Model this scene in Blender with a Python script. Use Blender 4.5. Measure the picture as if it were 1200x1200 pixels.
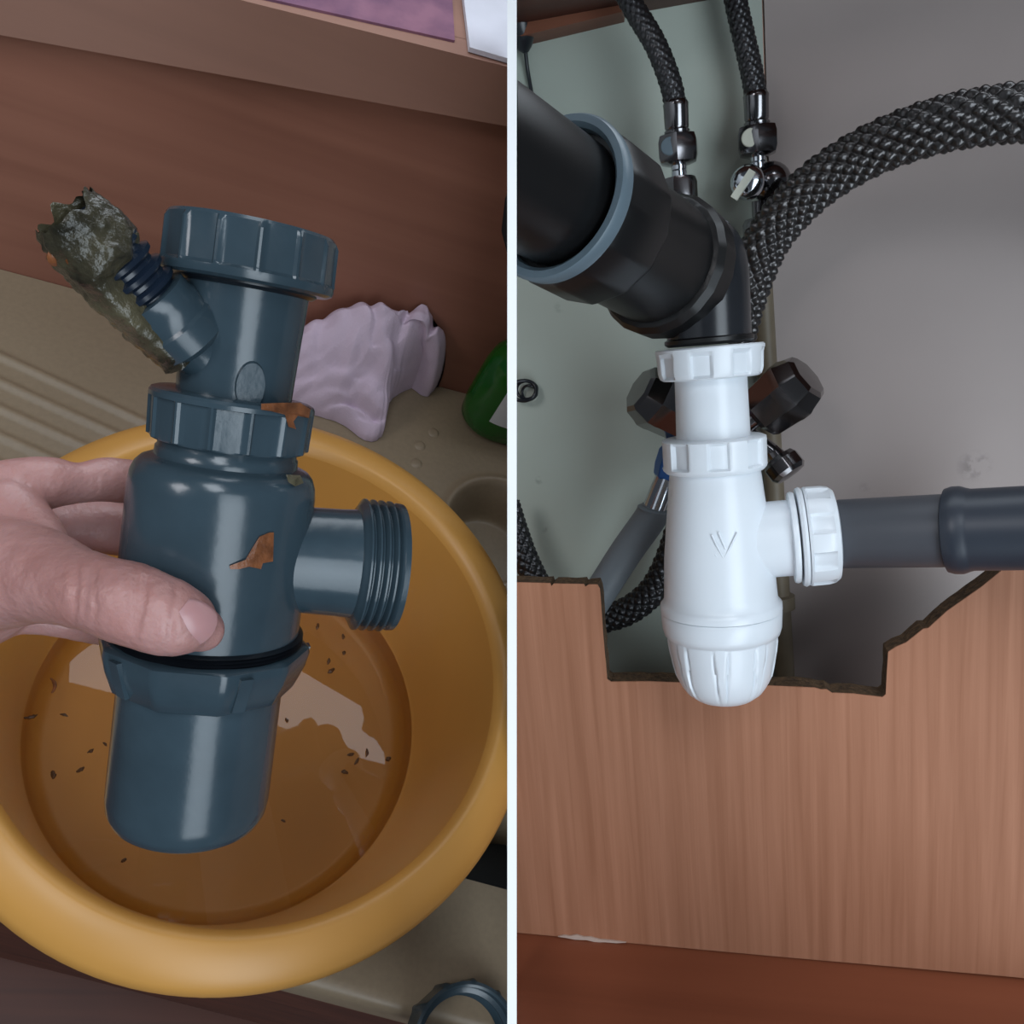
import bpy, bmesh, math, random
from mathutils import Vector, Matrix, noise
random.seed(7)
for o in list(bpy.data.objects): bpy.data.objects.remove(o)
S = bpy.context.scene
COL = S.collection
V = Vector
# ------------------------------------------------------------------ camera, frames
F = 1000.0                                   # focal length in pixels of a 1200 px frame
CAM_Z = 1.67                                 # camera height above the room's floor
_d = V((-0.495, -0.63, -1.0)).normalized()   # plumb line seen by the camera
_z = -_d
_x = (V((1, 0, 0)) - _z * _z.x).normalized()
_y = _z.cross(_x)
MC = Matrix.Translation((0, 0, CAM_Z)) @ Matrix((_x, _y, _z)).to_4x4()      # camera space -> room
cam = bpy.data.cameras.new('camera'); cam.sensor_width = 36; cam.lens = 36 * F / 1200
cam.clip_start = 0.02
co = bpy.data.objects.new('camera', cam); COL.objects.link(co); co.matrix_world = MC
S.camera = co
# frame of the leaning under-sink cabinet on the right (x right, y into it, z up)
PITCH, YAW, ROLL = math.radians(12), math.radians(14), math.radians(5.5)
_ry = Matrix(((math.cos(YAW), math.sin(YAW), 0), (0, 0, 1), (math.sin(YAW), -math.cos(YAW), 0)))
_rp = Matrix.Rotation(PITCH, 3, 'X')
_rr = Matrix.Rotation(ROLL, 3, 'Z')
R3 = _rr @ _rp @ _ry                          # cabinet -> camera space
MR = MC @ R3.to_4x4()
R3i = R3.inverted()
# ------------------------------------------------------------------ world, light, exposure
S.view_settings.view_transform = 'Standard'; S.view_settings.look = 'None'
S.view_settings.gamma = 1; S.view_settings.use_curve_mapping = False
S.view_settings.exposure = 0.0
W = bpy.data.worlds.new('world'); S.world = W; W.use_nodes = True
W.node_tree.nodes['Background'].inputs[0].default_value = (0.55, 0.62, 0.72, 1)
W.node_tree.nodes['Background'].inputs[1].default_value = 0.10
def area(name, loc, target, sx, sy, power, col, spread=180):
    l = bpy.data.lights.new(name, 'AREA'); l.shape = 'RECTANGLE'; l.size = sx; l.size_y = sy
    l.energy = power; l.color = col; l.spread = math.radians(spread)
    o = bpy.data.objects.new(name, l); COL.objects.link(o)
    p, t = MC @ V(loc), MC @ V(target)
    o.location = p; o.rotation_euler = (t - p).to_track_quat('-Z', 'Y').to_euler()
area('room_light', (0.25, 1.00, 1.70), (-0.02, -0.05, -0.55), 0.95, 0.65, 15.5, (0.86, 0.93, 1.0))
area('streak_light', (0.86, -1.10, 1.40), (0.02, -0.30, -0.50), 1.15, 3.0, 24.0, (0.80, 0.91, 1.0), 120)  # tall light added behind the camera for the streaks on the grey trap
area('fill_light', (-1.10, 0.55, 1.30), (-0.05, 0.30, -0.80), 0.60, 0.60, 9.0, (0.96, 0.96, 1.0))  # fill added at the left to lift the wooden wall behind the sink
# the window above the ledge behind the sink (room coordinates)
_wl = bpy.data.lights.new('sink_window', 'AREA'); _wl.shape = 'RECTANGLE'; _wl.size = 1.45; _wl.size_y = 1.1; _wl.energy = 17; _wl.color = (0.84, 0.92, 1.0)
_wo = bpy.data.objects.new('sink_window', _wl); COL.objects.link(_wo)
_wo.location = (0.47, 0.79, CAM_Z + .45); _wo.rotation_euler = (math.radians(90), 0, math.radians(172))
_wo.rotation_euler = V((-.14, -.99, -.10)).to_track_quat('-Z', 'Y').to_euler()
# ------------------------------------------------------------------ helpers: points from measurements
def cp(px, py, d): return V(((px - 600) / F * d, (600 - py) / F * d, -d))            # camera space
def ray(px, py): return V(((px - 600) / F, (600 - py) / F, -1))
W3 = Matrix((_x, _y, _z))
def onz(px, py, z):                         # room point on the level z
    r = W3 @ ray(px, py); t = (z - CAM_Z) / r.z
    return V((r.x * t, r.y * t, z))
def ony(px, py, y):                         # room point on the upright plane y
    r = W3 @ ray(px, py); t = y / r.y
    return V((r.x * t, y, CAM_Z + r.z * t))
def rl(px, py, y):                          # cabinet point on its upright plane y
    r = R3i @ ray(px, py); t = y / r.y
    return r * t
def rdepth(p): return -(R3 @ p).z
def rproj(p):
    q = R3 @ p; return 600 + F * q.x / -q.z, 600 - F * q.y / -q.z
def cproj(q): return 600 + F * q.x / -q.z, 600 - F * q.y / -q.z
I4 = Matrix.Identity(4)
FL = Matrix.Identity(4)
# ------------------------------------------------------------------ materials
def s2l(c):
    return tuple(((v / 255) / 12.92 if v / 255 <= 0.04045 else ((v / 255 + 0.055) / 1.055) ** 2.4) for v in c) + (1,)
def base_mat(name):
    m = bpy.data.materials.new(name); m.use_nodes = True
    nt = m.node_tree; return m, nt, nt.nodes['Principled BSDF']
def mk(name, rgb, rough=0.5, metal=0.0, var=0.12, scale=40, bump=0.0, bscale=200, spec=0.5, coat=0, sss=0.0, stretch=(1, 1, 1), dark=None):
    m, nt, b = base_mat(name)
    N, L = nt.nodes.new, nt.links.new
    tc = N('ShaderNodeTexCoord'); mp = N('ShaderNodeMapping'); L(tc.outputs['Object'], mp.inputs[0]); mp.inputs['Scale'].default_value = stretch
    n = N('ShaderNodeTexNoise'); n.inputs['Scale'].default_value = scale; n.inputs['Detail'].default_value = 5; L(mp.outputs[0], n.inputs[0])
    r = N('ShaderNodeValToRGB'); c = s2l(rgb)
    lo = s2l(dark) if dark else tuple(v * (1 - var) for v in c[:3]) + (1,)
    hi = c if dark else tuple(min(1, v * (1 + var)) for v in c[:3]) + (1,)
    r.color_ramp.elements[0].color = lo; r.color_ramp.elements[1].color = hi
    r.color_ramp.elements[0].position = .3; r.color_ramp.elements[1].position = .7
    L(n.outputs[0], r.inputs[0]); L(r.outputs[0], b.inputs['Base Color'])
    b.inputs['Roughness'].default_value = rough; b.inputs['Metallic'].default_value = metal
    b.inputs['Specular IOR Level'].default_value = spec; b.inputs['Coat Weight'].default_value = coat
    if sss:
        b.inputs['Subsurface Weight'].default_value = sss; b.inputs['Subsurface Radius'].default_value = (.010, .004, .002); b.inputs['Subsurface Scale'].default_value = 1.0
    if bump:
        n2 = N('ShaderNodeTexNoise'); n2.inputs['Scale'].default_value = bscale; n2.inputs['Detail'].default_value = 4; L(mp.outputs[0], n2.inputs[0])
        bp = N('ShaderNodeBump'); bp.inputs['Strength'].default_value = bump; bp.inputs['Distance'].default_value = .001
        L(n2.outputs[0], bp.inputs['Height']); L(bp.outputs[0], b.inputs['Normal'])
    return m
def wood(name, a, c, axis, rough=.45, fine=1.0, bump=.25, spec=.4):
    m, nt, b = base_mat(name); N, L = nt.nodes.new, nt.links.new
    tc = N('ShaderNodeTexCoord'); mp = N('ShaderNodeMapping'); L(tc.outputs['Object'], mp.inputs[0])
    mp.inputs['Scale'].default_value = (1.2, 30, 30) if axis == 'x' else (95 * fine, 95 * fine, 3.0)
    n = N('ShaderNodeTexNoise'); n.inputs['Scale'].default_value = 1.0 if axis == 'x' else 1.6; n.inputs['Detail'].default_value = 6; n.inputs['Distortion'].default_value = .35
    L(mp.outputs[0], n.inputs[0])
    n3 = N('ShaderNodeTexNoise'); n3.inputs['Scale'].default_value = 5; L(tc.outputs['Object'], n3.inputs[0])
    mx = N('ShaderNodeMath'); mx.operation = 'MULTIPLY_ADD'; mx.inputs[1].default_value = .35; L(n3.outputs[0], mx.inputs[0]); L(n.outputs[0], mx.inputs[2])
    r = N('ShaderNodeValToRGB'); r.color_ramp.elements[0].color = s2l(a); r.color_ramp.elements[1].color = s2l(c)
    r.color_ramp.elements[0].position = .42; r.color_ramp.elements[1].position = .9
    L(mx.outputs[0], r.inputs[0]); L(r.outputs[0], b.inputs['Base Color'])
    b.inputs['Roughness'].default_value = rough; b.inputs['Specular IOR Level'].default_value = spec
    bp = N('ShaderNodeBump'); bp.inputs['Strength'].default_value = bump; bp.inputs['Distance'].default_value = .001
    L(n.outputs[0], bp.inputs['Height']); L(bp.outputs[0], b.inputs['Normal'])
    return m
M = {}
M['grey_pvc'] = mk('grey_pvc', (52, 67, 76), rough=.2, var=.18, scale=30, bump=.06, bscale=300)
M['dark_rubber'] = mk('dark_rubber', (22, 26, 32), rough=.3, var=.3)
M['corrugated'] = mk('corrugated', (24, 34, 48), rough=.22, var=.2)
M['grime'] = mk('grime', (92, 86, 66), rough=.28, scale=45, bump=.8, bscale=420, dark=(20, 20, 15))
M['scrap'] = mk('scrap', (96, 60, 26), rough=.5, scale=200, dark=(58, 34, 14))
M['rust'] = mk('rust', (138, 84, 50), rough=.35, scale=160, bump=.5, bscale=500, dark=(80, 46, 26))
M['skin'] = mk('skin', (182, 138, 134), rough=.42, scale=60, bump=.55, bscale=330, sss=.15, dark=(170, 122, 116))
M['nail'] = mk('nail', (186, 138, 138), rough=.3, var=.06, sss=.15)
M['yellow_plastic'] = mk('yellow_plastic', (192, 140, 70), rough=.38, var=.04, scale=10, sss=.0)
M['sink'] = mk('sink', (140, 124, 102), rough=.42, var=.06, scale=180, bump=.05)
M['lilac'] = mk('lilac', (205, 186, 204), rough=.9, var=.06, scale=25, bump=.5, bscale=500)
M['green_plastic'] = mk('green_plastic', (18, 92, 26), rough=.12, var=.1, spec=.6)
M['label_paper'] = mk('label_paper', (215, 222, 226), rough=.5, var=.03)
M['sill_white'] = mk('sill_white', (225, 225, 235), rough=.5, var=.03)
M['mauve'] = mk('mauve', (150, 105, 125), rough=.8, var=.08, scale=30, dark=(104, 72, 100))
M['wood_left'] = wood('wood_left', (136, 90, 74), (158, 108, 90), 'x')
M['wood_ledge'] = wood('wood_ledge', (150, 114, 100), (166, 126, 110), 'x')
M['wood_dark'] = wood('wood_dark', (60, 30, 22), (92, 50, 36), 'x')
M['wood_board'] = wood('wood_board', (154, 104, 78), (178, 126, 99), 'z', bump=.5, rough=.6, spec=.2)
M['wood_shelf'] = wood('wood_shelf', (122, 66, 44), (146, 84, 58), 'x', bump=.15)
M['wood_rail'] = wood('wood_rail', (96, 56, 40), (124, 76, 56), 'x')
M['chipboard'] = mk('chipboard', (104, 80, 54), rough=.9, scale=300, bump=1, bscale=600, dark=(56, 40, 26))
M['white_paint'] = mk('white_paint', (246, 247, 248), rough=.6, var=.01)
M['white_plastic'] = mk('white_plastic', (226, 232, 238), rough=.28, var=.02, scale=20)
M['black_plastic'] = mk('black_plastic', (15, 15, 16), rough=.36, var=.15, spec=.45)
M['black_gloss'] = mk('black_gloss', (34, 36, 40), rough=.22, var=.1)
M['seal_grey'] = mk('seal_grey', (96, 112, 122), rough=.35, var=.08)
M['pipe_grey'] = mk('pipe_grey', (74, 76, 82), rough=.45, var=.05)
M['pipe_dark'] = mk('pipe_dark', (46, 52, 62), rough=.4, var=.05)
M['chrome'] = mk('chrome', (200, 204, 210), rough=.12, metal=1, var=.03)
M['chrome_knob'] = mk('chrome_knob', (132, 128, 128), rough=.14, metal=1, var=.05)  # chrome darkened in place of the dark surroundings the knobs would reflect
M['chrome_dark'] = mk('chrome_dark', (128, 126, 128), rough=.16, metal=1, var=.1)
M['braid'] = mk('braid', (88, 86, 86), rough=.32, metal=.8, var=.25, scale=200)
M['braid_dark'] = mk('braid_dark', (64, 64, 66), rough=.3, metal=.7, var=.25, scale=200)
M['grey_hose'] = mk('grey_hose', (112, 120, 126), rough=.5, var=.06)
M['blue_plastic'] = mk('blue_plastic', (24, 96, 176), rough=.35, var=.08)
M['beige_pipe'] = mk('beige_pipe', (118, 106, 88), rough=.5, var=.12)
M['disc'] = mk('disc', (205, 205, 190), rough=.45, var=.05)
M['glue'] = mk('glue', (196, 176, 164), rough=.5, var=.05)
def wall_mat(name, rgb, stain=None, rough=.5):
    m = mk(name, rgb, rough=rough, var=.05, scale=7, bump=.08, bscale=60, spec=.35)
    if stain:
        nt = m.node_tree; N, L = nt.nodes.new, nt.links.new; b = nt.nodes['Principled BSDF']
        src = b.inputs['Base Color'].links[0].from_socket
        tc = nt.nodes['Texture Coordinate']
        n = N('ShaderNodeTexNoise'); n.inputs['Scale'].default_value = 150; n.inputs['Detail'].default_value = 3; L(tc.outputs['Object'], n.inputs[0])
        fac = None
        for (c, rad, amt) in stain:
            vm = N('ShaderNodeVectorMath'); vm.operation = 'DISTANCE'; L(tc.outputs['Object'], vm.inputs[0]); vm.inputs[1].default_value = c
            mr = N('ShaderNodeMapRange'); mr.inputs[1].default_value = rad; mr.inputs[2].default_value = 0; mr.inputs[3].default_value = 0; mr.inputs[4].default_value = amt
            L(vm.outputs['Value'], mr.inputs[0])
            if fac is None: fac = mr.outputs[0]
            else:
                ad = N('ShaderNodeMath'); ad.operation = 'ADD'; L(fac, ad.inputs[0]); L(mr.outputs[0], ad.inputs[1]); fac = ad.outputs[0]
        th = N('ShaderNodeMapRange'); th.inputs[1].default_value = .42; th.inputs[2].default_value = .6; L(n.outputs[0], th.inputs[0])
        mu = N('ShaderNodeMath'); mu.operation = 'MULTIPLY'; mu.use_clamp = True; L(fac, mu.inputs[0]); L(th.outputs[0], mu.inputs[1])
        mix = N('ShaderNodeMix'); mix.data_type = 'RGBA'; L(mu.outputs[0], mix.inputs[0]); L(src, mix.inputs[6]); mix.inputs[7].default_value = s2l((48, 44, 42))
        L(mix.outputs[2], b.inputs['Base Color'])
    return m
def water_mat():
    m = bpy.data.materials.new('water'); m.use_nodes = True; nt = m.node_tree; nt.nodes.clear(); N, L = nt.nodes.new, nt.links.new
    o = N('ShaderNodeOutputMaterial'); t = N('ShaderNodeBsdfTransparent'); g = N('ShaderNodeBsdfGlossy'); f = N('ShaderNodeFresnel'); mx = N('ShaderNodeMixShader')
    t.inputs[0].default_value = (.90, .80, .66, 1); g.inputs['Roughness'].default_value = .01; f.inputs[0].default_value = 1.45
    L(f.outputs[0], mx.inputs[0]); L(t.outputs[0], mx.inputs[1]); L(g.outputs[0], mx.inputs[2]); L(mx.outputs[0], o.inputs[0]); return m
M['water'] = water_mat()
# ------------------------------------------------------------------ mesh helpers
def perp(a):
    a = a.normalized(); h = V((0, 0, 1)) if abs(a.z) < .9 else V((1, 0, 0))
    x = (h - a * h.dot(a)).normalized(); return x, a.cross(x)
class MB:
    def __init__(s): s.v = []; s.f = []
    def add(s, vs, fs):
        k = len(s.v); s.v += [V(p) for p in vs]; s.f += [tuple(i + k for i in f) for f in fs]; return s
    def rings(s, rings, cap0=True, cap1=True, close=True):
        n = len(rings[0]); k = len(s.v)
        for r in rings: s.v += r
        for j in range(len(rings) - 1):
            for i in range(n if close else n - 1):
                a, b = k + j * n + i, k + j * n + (i + 1) % n
                s.f.append((a, b, b + n, a + n))
        if cap0: s.f.append(tuple(k + i for i in range(n))[::-1])
        if cap1: s.f.append(tuple(k + (len(rings) - 1) * n + i for i in range(n)))
        return s
    def lathe(s, o, ax, prof, n=64, x=None, rf=None, cap0=True, cap1=True):
        ax = ax.normalized()
        if x is None: x, y = perp(ax)
        else: x = (x - ax * x.dot(ax)).normalized(); y = ax.cross(x)
        R = []
        for (r, z) in prof:
            ring = []
            for i in range(n):
                t = 2 * math.pi * i / n; q = r if rf is None else rf(t, r, z)
                ring.append(o + ax * z + (x * math.cos(t) + y * math.sin(t)) * q)
            R.append(ring)
        return s.rings(R, cap0, cap1)
    def tube(s, pts, rad, n=24, rf=None, cap=True):
        N = len(pts); R = []; t0 = (pts[1] - pts[0]).normalized(); x, _ = perp(t0); L = 0
        for j in range(N):
            t = (pts[min(j + 1, N - 1)] - pts[max(j - 1, 0)]).normalized()
            x = (x - t * x.dot(t)).normalized(); y = t.cross(x)
            if j: L += (pts[j] - pts[j - 1]).length
            r = rad[j] if hasattr(rad, '__len__') else rad
            R.append([pts[j] + (x * math.cos(a) + y * math.sin(a)) * (r if rf is None else rf(a, L, r)) for a in [2 * math.pi * i / n for i in range(n)]])
        return s.rings(R, cap, cap)
    def box(s, lo, hi, m=None):
        vs = [V((x, y, z)) for z in (lo[2], hi[2]) for y in (lo[1], hi[1]) for x in (lo[0], hi[0])]
        if m: vs = [m @ p for p in vs]
        return s.add(vs, [(0, 2, 3, 1), (4, 5, 7, 6), (0, 1, 5, 4), (2, 6, 7, 3), (0, 4, 6, 2), (1, 3, 7, 5)])
    def prism(s, poly, ext):
        n = len(poly); vs = list(poly) + [p + ext for p in poly]
        return s.add(vs, [tuple(range(n))[::-1], tuple(range(n, 2 * n))] + [(i, (i + 1) % n, n + (i + 1) % n, n + i) for i in range(n)])
    def ball(s, c, r, n=16, m=None):
        prof = [(r * math.sin(math.pi * j / n), -r * math.cos(math.pi * j / n)) for j in range(1, n)]
        return s.lathe(c, V((0, 0, 1)), prof, 2 * n)
BASE = {}
def link(name, data): o = bpy.data.objects.new(name, data); COL.objects.link(o); return o
def thing(name, label, cat, frame, base, group=None):
    o = link(name, None); o.empty_display_size = .02; o.matrix_world = frame @ Matrix.Translation(base); BASE[o.name] = V(base)
    o['label'] = label; o['category'] = cat
    if group: o['group'] = group
    return o
def root(o):
    while o.parent: o = o.parent
    return o
def fin(me, ang=38, flat=False, recalc=True):
    bm = bmesh.new(); bm.from_mesh(me)
    bmesh.ops.remove_doubles(bm, verts=bm.verts, dist=1e-6)
    if recalc: bmesh.ops.recalc_face_normals(bm, faces=bm.faces)
    bm.to_mesh(me); bm.free()
    if not flat:
        me.polygons.foreach_set('use_smooth', [True] * len(me.polygons)); me.set_sharp_from_angle(angle=math.radians(ang))
PARTS = {}
def part(name, mb, mat, parent, label=None, kind=None, ang=38, flat=False):
    b = BASE[root(parent).name]
    me = bpy.data.meshes.new(name); me.from_pydata([p - b for p in mb.v], [], mb.f); me.materials.append(mat); fin(me, ang, flat)
    o = link(name, me); o.parent = parent
    if label: o['label'] = label
    if kind: o['kind'] = kind
    return o
def single(name, mb, mat, frame, base, label=None, cat=None, group=None, kind=None, ang=38, flat=False):
    me = bpy.data.meshes.new(name); me.from_pydata([p - V(base) for p in mb.v], [], mb.f); me.materials.append(mat); fin(me, ang, flat)
    o = link(name, me); o.matrix_world = frame @ Matrix.Translation(base); BASE[o.name] = V(base)
    if label: o['label'] = label
    if cat: o['category'] = cat
    if group: o['group'] = group
    if kind: o['kind'] = kind
    return o
def spline(pts, n):                          # Catmull-Rom through the points
    P = [pts[0] * 2 - pts[1]] + list(pts) + [pts[-1] * 2 - pts[-2]]; out = []
    m = len(pts) - 1
    for k in range(n + 1):
        u = k / n * m; i = min(int(u), m - 1); t = u - i
        a, b, c, d = P[i], P[i + 1], P[i + 2], P[i + 3]
        out.append(0.5 * ((2 * b) + (c - a) * t + (2 * a - 5 * b + 4 * c - d) * t * t + (3 * b - a - 3 * c + d) * t ** 3))
    return out
def rib_fn(n, depth, wfrac=.16, phase=0.0, poly=True):
    def rf(t, r, z):
        u = ((t + phase) / (2 * math.pi) * n) % 1.0; d = min(u, 1 - u)
        phi = (u - .5) * 2 * math.pi / n
        q = r * (math.cos(math.pi / n) / math.cos(phi)) if poly else r - depth
        if d < wfrac * .5: q = r * 1.0 + depth * .4
        elif d < wfrac * .75: q = q + (r + depth * .4 - q) * .35
        return q
    return rf
def ngon_fn(n, phase=0.0, k=1.0):
    def rf(t, r, z):
        u = ((t + phase) / (2 * math.pi) * n) % 1.0; phi = (u - .5) * 2 * math.pi / n
        return r * (1 + k * (math.cos(math.pi / n) / math.cos(phi) - 1))
    return rf
class Axis:
    """a straight axis between two points; at(py) finds the point seen at picture row py"""
    def __init__(s, a, b, proj): s.a, s.b, s.proj = a, b, proj; s.cache = {}; s.d = (b - a).normalized()
    def t(s, py):
        if py in s.cache: return s.cache[py]
        key = py; lo, hi = -.6, 1.6
        f0 = s.proj(s.a + (s.b - s.a) * lo)[1] - py
        for _ in range(50):
            m = (lo + hi) / 2; fm = s.proj(s.a + (s.b - s.a) * m)[1] - py
            if (fm > 0) == (f0 > 0): lo = m
            else: hi = m
        s.cache[key] = lo
        return lo
    def at(s, py): return s.a + (s.b - s.a) * s.t(py)
    def z(s, py): return (s.b - s.a).length * s.t(py)
# =================================================================== SETTING
SINK_Z = .90
# --- partition between the two halves, seen edge on
pt = MB()
for (d0, d1, y0, y1) in [(.30, .455, -.55, .30), (.455, .68, .20, .42), (.455, .60, -.55, -.30)]:
    pt.box((-.00165, y0, -d1), (.00165, y1, -d0))
single('wall_center', pt, M['white_paint'], MC, (0, 0, -.3), kind='structure', flat=True)
# --- left: wooden wall behind the sink and its ledge
WALL_Y = .684
single('wall_back', MB().box((-1.0, WALL_Y, .60), (1.2, WALL_Y + .02, 1.262)), M['wood_left'], FL, (0, WALL_Y, .9), kind='structure', flat=True)
Y1 = WALL_Y - .014
b0, b1 = ony(11, 43, Y1), ony(594, 148, Y1); t0, t1 = ony(330, 12, Y1), ony(594, 78, Y1)
def ext(p, q, x): return p + (q - p) * ((x - p.x) / (q.x - p.x))
A, B_, C_, D_ = ext(b0, b1, -1.0), ext(b0, b1, 1.0), ext(t0, t1, 1.0), ext(t0, t1, -1.0)
single('trim_1', MB().prism([A, B_, C_, D_], V((0, .024, 0))), M['wood_ledge'], FL, b0, kind='structure', flat=True)
up = V((0, .9, .0))
single('trim_2', MB().prism([D_ + V((0, .0245, 0)), C_ + V((0, .0245, 0)), C_ + V((0, .9, 0)), D_ + V((0, .9, 0))], V((0, 0, -.02))), M['wood_ledge'], FL, t0, kind='structure', flat=True)
# cloth and paper on the ledge
def ledge_pt(px, py, dz=0.0):
    n = (C_ - D_).cross(V((0, 1, 0))).normalized(); r = W3 @ ray(px, py); o = V((0, 0, CAM_Z))
    t = (D_ + n * 0 - o).dot(n) / r.dot(n); return o + r * t + V((0, 0, dz))
q = [ledge_pt(548, 62), ledge_pt(620, 83), ledge_pt(760, -60), ledge_pt(530, -90)]
sheet = MB()
sheet.prism([p + V((0, 0, .001)) for p in q], V((0, 0, .004)))
single('paper_sheet', sheet, M['sill_white'], FL, q[0], 'white sheet of paper lying on the wooden ledge above the sink', 'paper', flat=True)
def cloth_strip(c0, c1, c2, c3, nu=28, nv=16, h=.012, seed=0.0):
    vs = []; fs = []
    for j in range(nv + 1):
        for i in range(nu + 1):
            u, v = i / nu, j / nv
            p = c0 * (1 - u) * (1 - v) + c1 * u * (1 - v) + c2 * u * v + c3 * (1 - u) * v
            e = min(1, 6 * min(u, 1 - u, v, 1 - v) + .15)
            z = h * e * (.55 + .5 * noise.noise(V((u * 5 + seed, v * 4, seed))) + .3 * noise.noise(V((u * 11, v * 9 + seed, 3))))
            vs.append(p + V((0, 0, max(.002, z))))
    n1 = nu + 1
    for j in range(nv):
        for i in range(nu): a = j * n1 + i; fs.append((a, a + 1, a + 1 + n1, a + n1))
    k = len(vs); edge = [i for i in range(n1)] + [j * n1 + nu for j in range(1, nv + 1)] + [nv * n1 + i for i in range(nu - 1, -1, -1)] + [j * n1 for j in range(nv - 1, 0, -1)]
    for e in edge: vs.append(V((vs[e].x, vs[e].y, vs[e].z - .0)) - V((0, 0, .0025)))
    m = len(edge)
    for i in range(m): fs.append((edge[i], k + i, k + (i + 1) % m, edge[(i + 1) % m]))
    return MB().add(vs, fs)
cs = cloth_strip(ledge_pt(300, -2), ledge_pt(532, 50), ledge_pt(524, -90), ledge_pt(230, -90), h=.01)
single('folded_cloth', cs, M['mauve'], FL, ledge_pt(420, 0), 'mauve cloth lying on the ledge beside the white paper', 'cloth')
# --- the sink top: one height field with drainer grooves, round hollow, well
def sink():
    front0, front1 = onz(240, 1128, SINK_Z), onz(480, 1192, SINK_Z)
    fd = (front1 - front0).normalized(); fn = V((-fd.y, fd.x, 0))
    g0, g1 = onz(11, 452, SINK_Z), onz(110, 497, SINK_Z); gd = (g1 - g0).normalized(); gn = V((-gd.y, gd.x, 0))
    pitch = abs((onz(60, 447, SINK_Z) - onz(60, 477, SINK_Z)).dot(gn))
    hc = onz(588, 622, SINK_Z); he = onz(560, 562, SINK_Z); hr = (hc - he).length
    wc = onz(600, 1010, SINK_Z)
    x0, x1, nu, nv = -.55, .80, 560, 260
    vs = []; fs = []
    for j in range(nv + 1):
        for i in range(nu + 1):
            x = x0 + (x1 - x0) * i / nu
            fy = front0.y + fd.y / fd.x * (x - front0.x)
            y = fy + (WALL_Y - .001 - fy) * (j / nv)
            z = SINK_Z; p = V((x, y, 0))
            # drainer ridges
            s = (p - V((g0.x, g0.y, 0))).dot(gn) / pitch; along = (p - V((g0.x, g0.y, 0))).dot(gd)
            m = max(0, min(1, (.20 - along) / .03)) * max(0, min(1, (1.6 - s) / .3)) * max(0, min(1, (s + 6.6) / .4))
            w = (s % 1.0); w = min(w, 1 - w)
            z += .0035 * m * max(0, 1 - w / .22) ** .7
            # round hollow with a raised lip
            d = (p - V((hc.x, hc.y, 0))).length / hr
            z += .004 * math.exp(-((d - 1) / .07) ** 2)
            if d < .96: t = min(1, (.96 - d) / .35); z -= .055 * t * t * (3 - 2 * t)
            # main well at the front right
            wv = p - V((wc.x, wc.y, 0)); e = max(abs(wv.dot(fd) - .05) / .10, abs(wv.dot(fn) - .010) / .034)
            if e < 1: t = min(1, (1 - e) / .12); z -= .10 * t * t * (3 - 2 * t)
            # rounded front lip
            fdist = (y - fy)
            if fdist < .012: z -= .012 - math.sqrt(max(0, .012 ** 2 - (.012 - fdist) ** 2))
            vs.append(V((x, y, z)))
    n1 = nu + 1
    for j in range(nv):
        for i in range(nu): a = j * n1 + i; fs.append((a, a + 1, a + 1 + n1, a + n1))
    k = len(vs); edge = [i for i in range(n1)] + [j * n1 + nu for j in range(1, nv + 1)] + [nv * n1 + i for i in range(nu - 1, -1, -1)] + [j * n1 for j in range(nv - 1, 0, -1)]
    for e in edge: vs.append(V((vs[e].x, vs[e].y, SINK_Z - .06)))
    m = len(edge)
    for i in range(m): fs.append((edge[i], k + i, k + (i + 1) % m, edge[(i + 1) % m]))
    o = thing('sink', 'beige composite sink top with a grooved drainer under the yellow basin', 'sink', FL, V((0, .3, SINK_Z)))
    part('sink_top', MB().add(vs, fs), M['sink'], o, ang=60)
    bm_ = MB(); r_ = 0
    for (px, py) in [(488, 543), (492, 522), (508, 507)]:
        c = onz(px, py, SINK_Z); b = MB(); b.lathe(c, V((0, 0, 1)), [(.0078, -.001), (.0062, .0008), (.0035, .0014), (.001, .0015)], 20)
        part('bump', b, M['sink'], o)
    wd = MB().box((wc.x - .04, wc.y - .018, SINK_Z - .0995), (wc.x + .14, wc.y + .034, SINK_Z - .094))  # black sheet painted in where the deep well is only shaded
    part('well_shade_sheet', wd, M['dark_rubber'], o, 'black sheet standing in for the shade at the bottom of the sink well')
    return front0, fd, fn
front0, fd, fn = sink()
# cabinet front below the sink edge and the floor far below
p0, p1 = front0 - fd * .8 + fn * .012, front0 + fd * 1.0 + fn * .012
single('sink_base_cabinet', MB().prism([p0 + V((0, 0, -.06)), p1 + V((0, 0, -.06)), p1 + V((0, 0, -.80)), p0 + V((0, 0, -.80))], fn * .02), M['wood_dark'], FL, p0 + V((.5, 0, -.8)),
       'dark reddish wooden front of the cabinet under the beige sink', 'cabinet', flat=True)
single('floor', MB().box((-1.5, -1.5, -.02), (1.8, 1.2, 0)), M['wood_dark'], FL, (0, 0, 0), kind='structure', flat=True)
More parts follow.
